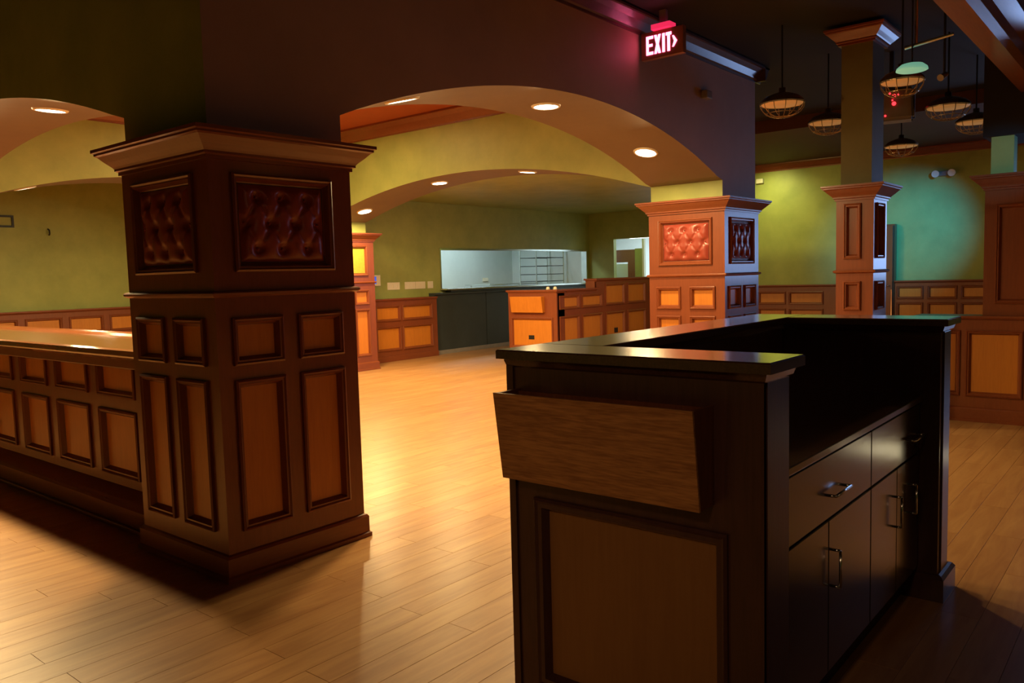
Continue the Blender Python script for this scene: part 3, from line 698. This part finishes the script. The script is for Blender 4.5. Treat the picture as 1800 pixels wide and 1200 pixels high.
# ================================================================== EXIT SIGN
ex = thing('exit_sign', 'glowing EXIT sign on the arch wall with a right-pointing arrow', 'sign', (6.24, 3.44, 3.31))
obj('housing', box(BM(), 6.235, 6.29, 3.235, 3.635, 3.312, 3.538), wood('exit_face', (.30, .12, .07), (.28, .11, .065), 'z', .3, 1, 0), ex, .004)
obj('canopy', box(BM(), 6.20, 6.31, 3.34, 3.52, 3.54, 3.585), 'exit_glow', ex, .004)  # canopy is no lamp; glow stands in for red light falling on it
obj('mounting', box(BM(), 6.24, 6.28, 3.40, 3.46, 3.585, ZC), 'grey', ex)
F = Face((6.235, 3.635, 3.312), (0, -1, 0), (-1, 0, 0))
def glyph(polys):
    bm = BM()
    for pl in polys: prism(bm, [F.p(a, z, .001) for a, z in pl], F.N * .004)
    return bm
def rc(a0, a1, z0, z1): return [(a0, z0), (a1, z0), (a1, z1), (a0, z1)]
zb, zt = .035, .190
E = [rc(.052, .074, zb, zt), rc(.074, .118, zb, zb + .024), rc(.074, .112, .102, .124), rc(.074, .118, zt - .024, zt)]
X = [[(.128, zb), (.152, zb), (.192, zt), (.168, zt)], [(.168, zb), (.192, zb), (.152, zt), (.128, zt)]]
I = [rc(.206, .230, zb, zt)]
T = [rc(.254, .278, zb, zt - .024), rc(.240, .292, zt - .024, zt)]
AR = [[(.300, .062), (.314, .062), (.345, .108), (.316, .108)], [(.316, .108), (.345, .108), (.314, .154), (.300, .154)]]
for n, g in (('letter_e', E), ('letter_x', X), ('letter_i', I), ('letter_t', T), ('arrow', AR)): obj(n, glyph(g), 'exit', ex)

# ================================================================== DOWNLIGHTS
names = {'front': ['recessed downlight in the big arch nearest the left column', 'recessed downlight near the crown of the big arch', 'recessed downlight low on the right side of the big arch'],
         'right': ['recessed downlight of the second arch hidden by its right shoulder', 'recessed downlight nearest the crown of the yellow arch', 'recessed downlight in the yellow arch left of its crown', 'recessed downlight above the far column'],
         'left': ['recessed downlight in the left arch beside the near column', 'recessed downlight in the left arch over the bar', 'recessed downlight further along the left arch', 'recessed downlight at the far end of the left arch'],
         'back': ['recessed downlight in the far arch seen at the left edge', 'recessed downlight at the crown of the far arch', 'recessed downlight at the right of the far arch']}
cnt = {}
for k, A, tt, other, grp in DOWN:
    i = cnt.get(grp, 0); cnt[grp] = i + 1
    z = arc_z(*A, tt); s = arc_slope(A[0], A[1], A[2], tt)
    loc = (tt, other, z) if k == 'x' else (other, tt, z)
    t = thing('downlight', names[grp][i], 'light', loc, 'recessed downlights')
    nrm = Vector((s, 0, -1)).normalized() if k == 'x' else Vector((0, s, -1)).normalized()
    p = Vector(loc)
    obj('lens', cyl(BM(), p + nrm * .002, p + nrm * .010, .104, .100, 28), 'lens', t)
    b3 = BM(); u = nrm.orthogonal().normalized(); w3 = nrm.cross(u); n = 28
    rr = [(.102, .0), (.102, .014), (.118, .012), (.124, .0)]
    L0 = [[b3.verts.new(p + nrm * h + (u * math.cos(2 * math.pi * q / n) + w3 * math.sin(2 * math.pi * q / n)) * r) for q in range(n)] for r, h in rr]
    for a, b2 in zip(L0, L0[1:]):
        for q in range(n): b3.faces.new((a[q], a[(q + 1) % n], b2[(q + 1) % n], b2[q]))
    obj('trim_ring', b3, 'plate', t, smooth=True)

# ================================================================== SIDE ROOM PENDANTS
def pendant(loc, label, r=.20, bowl=False):
    t = thing('caged_pendant', label, 'light', loc, 'caged pendant lights in the side room')
    x, y, z = loc
    obj('shade', lathe(BM(), (x, y, z), [(r, 0), (r * .98, .02), (r * .75, .06), (r * .35, .09), (.03, .10), (.03, .14), (0, .14)]), 'shade_g' if bowl else 'brass', t, smooth=True)
    obj('diffuser', lathe(BM(), (x, y, z), [(0, -.012), (r * .9, -.008), (r * .96, .004), (0, .004)]), 'shade', t, smooth=True)
    bm = BM()
    for q in range(6):
        a = math.pi * q / 6
        pts = [(x + r * math.cos(a) * math.cos(b2), y + r * math.sin(a) * math.cos(b2), z - .13 * math.sin(b2)) for b2 in [math.pi * i / 10 for i in range(11)]]
        tube(bm, pts, .0035, 5)
    for f, dz in ((.98, -.005), (.72, -.09)):
        pts = [(x + r * f * math.cos(b2), y + r * f * math.sin(b2), z + dz) for b2 in [2 * math.pi * i / 20 for i in range(21)]]
        tube(bm, pts, .004, 5)
    obj('wire_cage', bm, 'brass', t)
    obj('stem', cyl(BM(), (x, y, z + .13), (x, y, ZC), .008, n=8), 'black', t)
pendant((7.41, 2.85, 3.0), 'caged pendant nearest the big arch wall, left of the slim column')
pendant((8.73, 2.87, 3.0), 'caged pendant half hidden by the left side of the slim column')
pendant((8.80, 1.76, 3.0), 'caged pendant with a golden rim right of the slim column')
pendant((9.96, 1.72, 3.0), 'caged pendant behind the golden-rimmed one, farthest right')
pendant((11.21, 2.77, 3.0), 'dim caged pendant above the teal-lit wall')
pendant((7.24, 1.79, 2.99), 'caged pendant under the mint bowl at the top right of the slim column', .17)
t = thing('bowl_light', 'small mint glass bowl light above the caged pendants', 'light', (6.92, 1.64, 2.99))
obj('bowl', lathe(BM(), (6.92, 1.64, 2.99), [(0, 0), (.10, 0), (.115, .006), (.11, .025), (.08, .05), (.03, .062), (0, .064)]), 'shade_g', t, smooth=True)
obj('stem', cyl(BM(), (6.92, 1.64, 3.05), (6.92, 1.64, ZC), .006, n=8), 'black', t)
# speaker box
t = thing('wall_speaker', 'boxy ceiling speaker with glowing red dots beside the slim column', 'speaker', (9.1, 2.35, 2.97))
bm = BM(); box(bm, -.13, .13, -.17, .17, 0, .33); bmesh.ops.bevel(bm, geom=bm.edges[:], offset=.03, segments=3, affect='EDGES')
bmesh.ops.rotate(bm, verts=bm.verts, cent=(0, 0, 0), matrix=Matrix.Rotation(math.radians(12), 3, 'Z')); bmesh.ops.translate(bm, verts=bm.verts, vec=(9.15, 2.31, 2.98))
obj('cabinet', bm, 'grey', t, smooth=False)
Rz = Matrix.Rotation(math.radians(12), 3, 'Z')
def spk(y, z): return Rz @ Vector((-.135, y, z)) + Vector((9.15, 2.31, 2.98))
for y, z, r in ((.06, .27, .010), (.02, .24, .020), (-.02, .25, .010), (.02, .165, .020), (.035, .20, .008), (.10, .05, .010)):
    obj('red_dot', cyl(BM(), spk(y, z), spk(y, z) + Vector((-.006, 0, 0)), r, n=10), 'red_glow', t)  # small glowing red dots on the front
obj('bracket', box(BM(), 9.13, 9.17, 2.34, 2.38, 3.30, ZC), 'black', t)
# track and lamp heads
t = thing('ceiling_track', 'short pale metal track near the ceiling above the mint pendant', 'track', (7.0, 1.55, 3.2))
obj('rail', cyl(BM(), (6.95, 1.70, 3.18), (6.95, 1.36, 3.22), .016, .012), 'steel', t); obj('stud', cyl(BM(), (6.95, 1.62, 3.19), (6.95, 1.62, ZC), .012), 'steel', t)
t = thing('spot_head', 'small silver spotlight head right of the mint pendant', 'light', (7.9, 1.65, 3.1))
obj('head', cyl(BM(), (7.88, 1.64, 3.10), (7.96, 1.61, 3.14), .03, .02), 'grey', t); obj('stem', cyl(BM(), (7.93, 1.62, 3.14), (7.93, 1.62, ZC), .01), 'black', t)
# dark duct in the side room
tag(obj('ceiling_duct', cyl(BM(), (9.5, -1.0, 3.5), (11.6, .2, 3.5), .16, n=24), 'black', smooth=True), 'dark round duct under the black ceiling of the side room', 'duct')
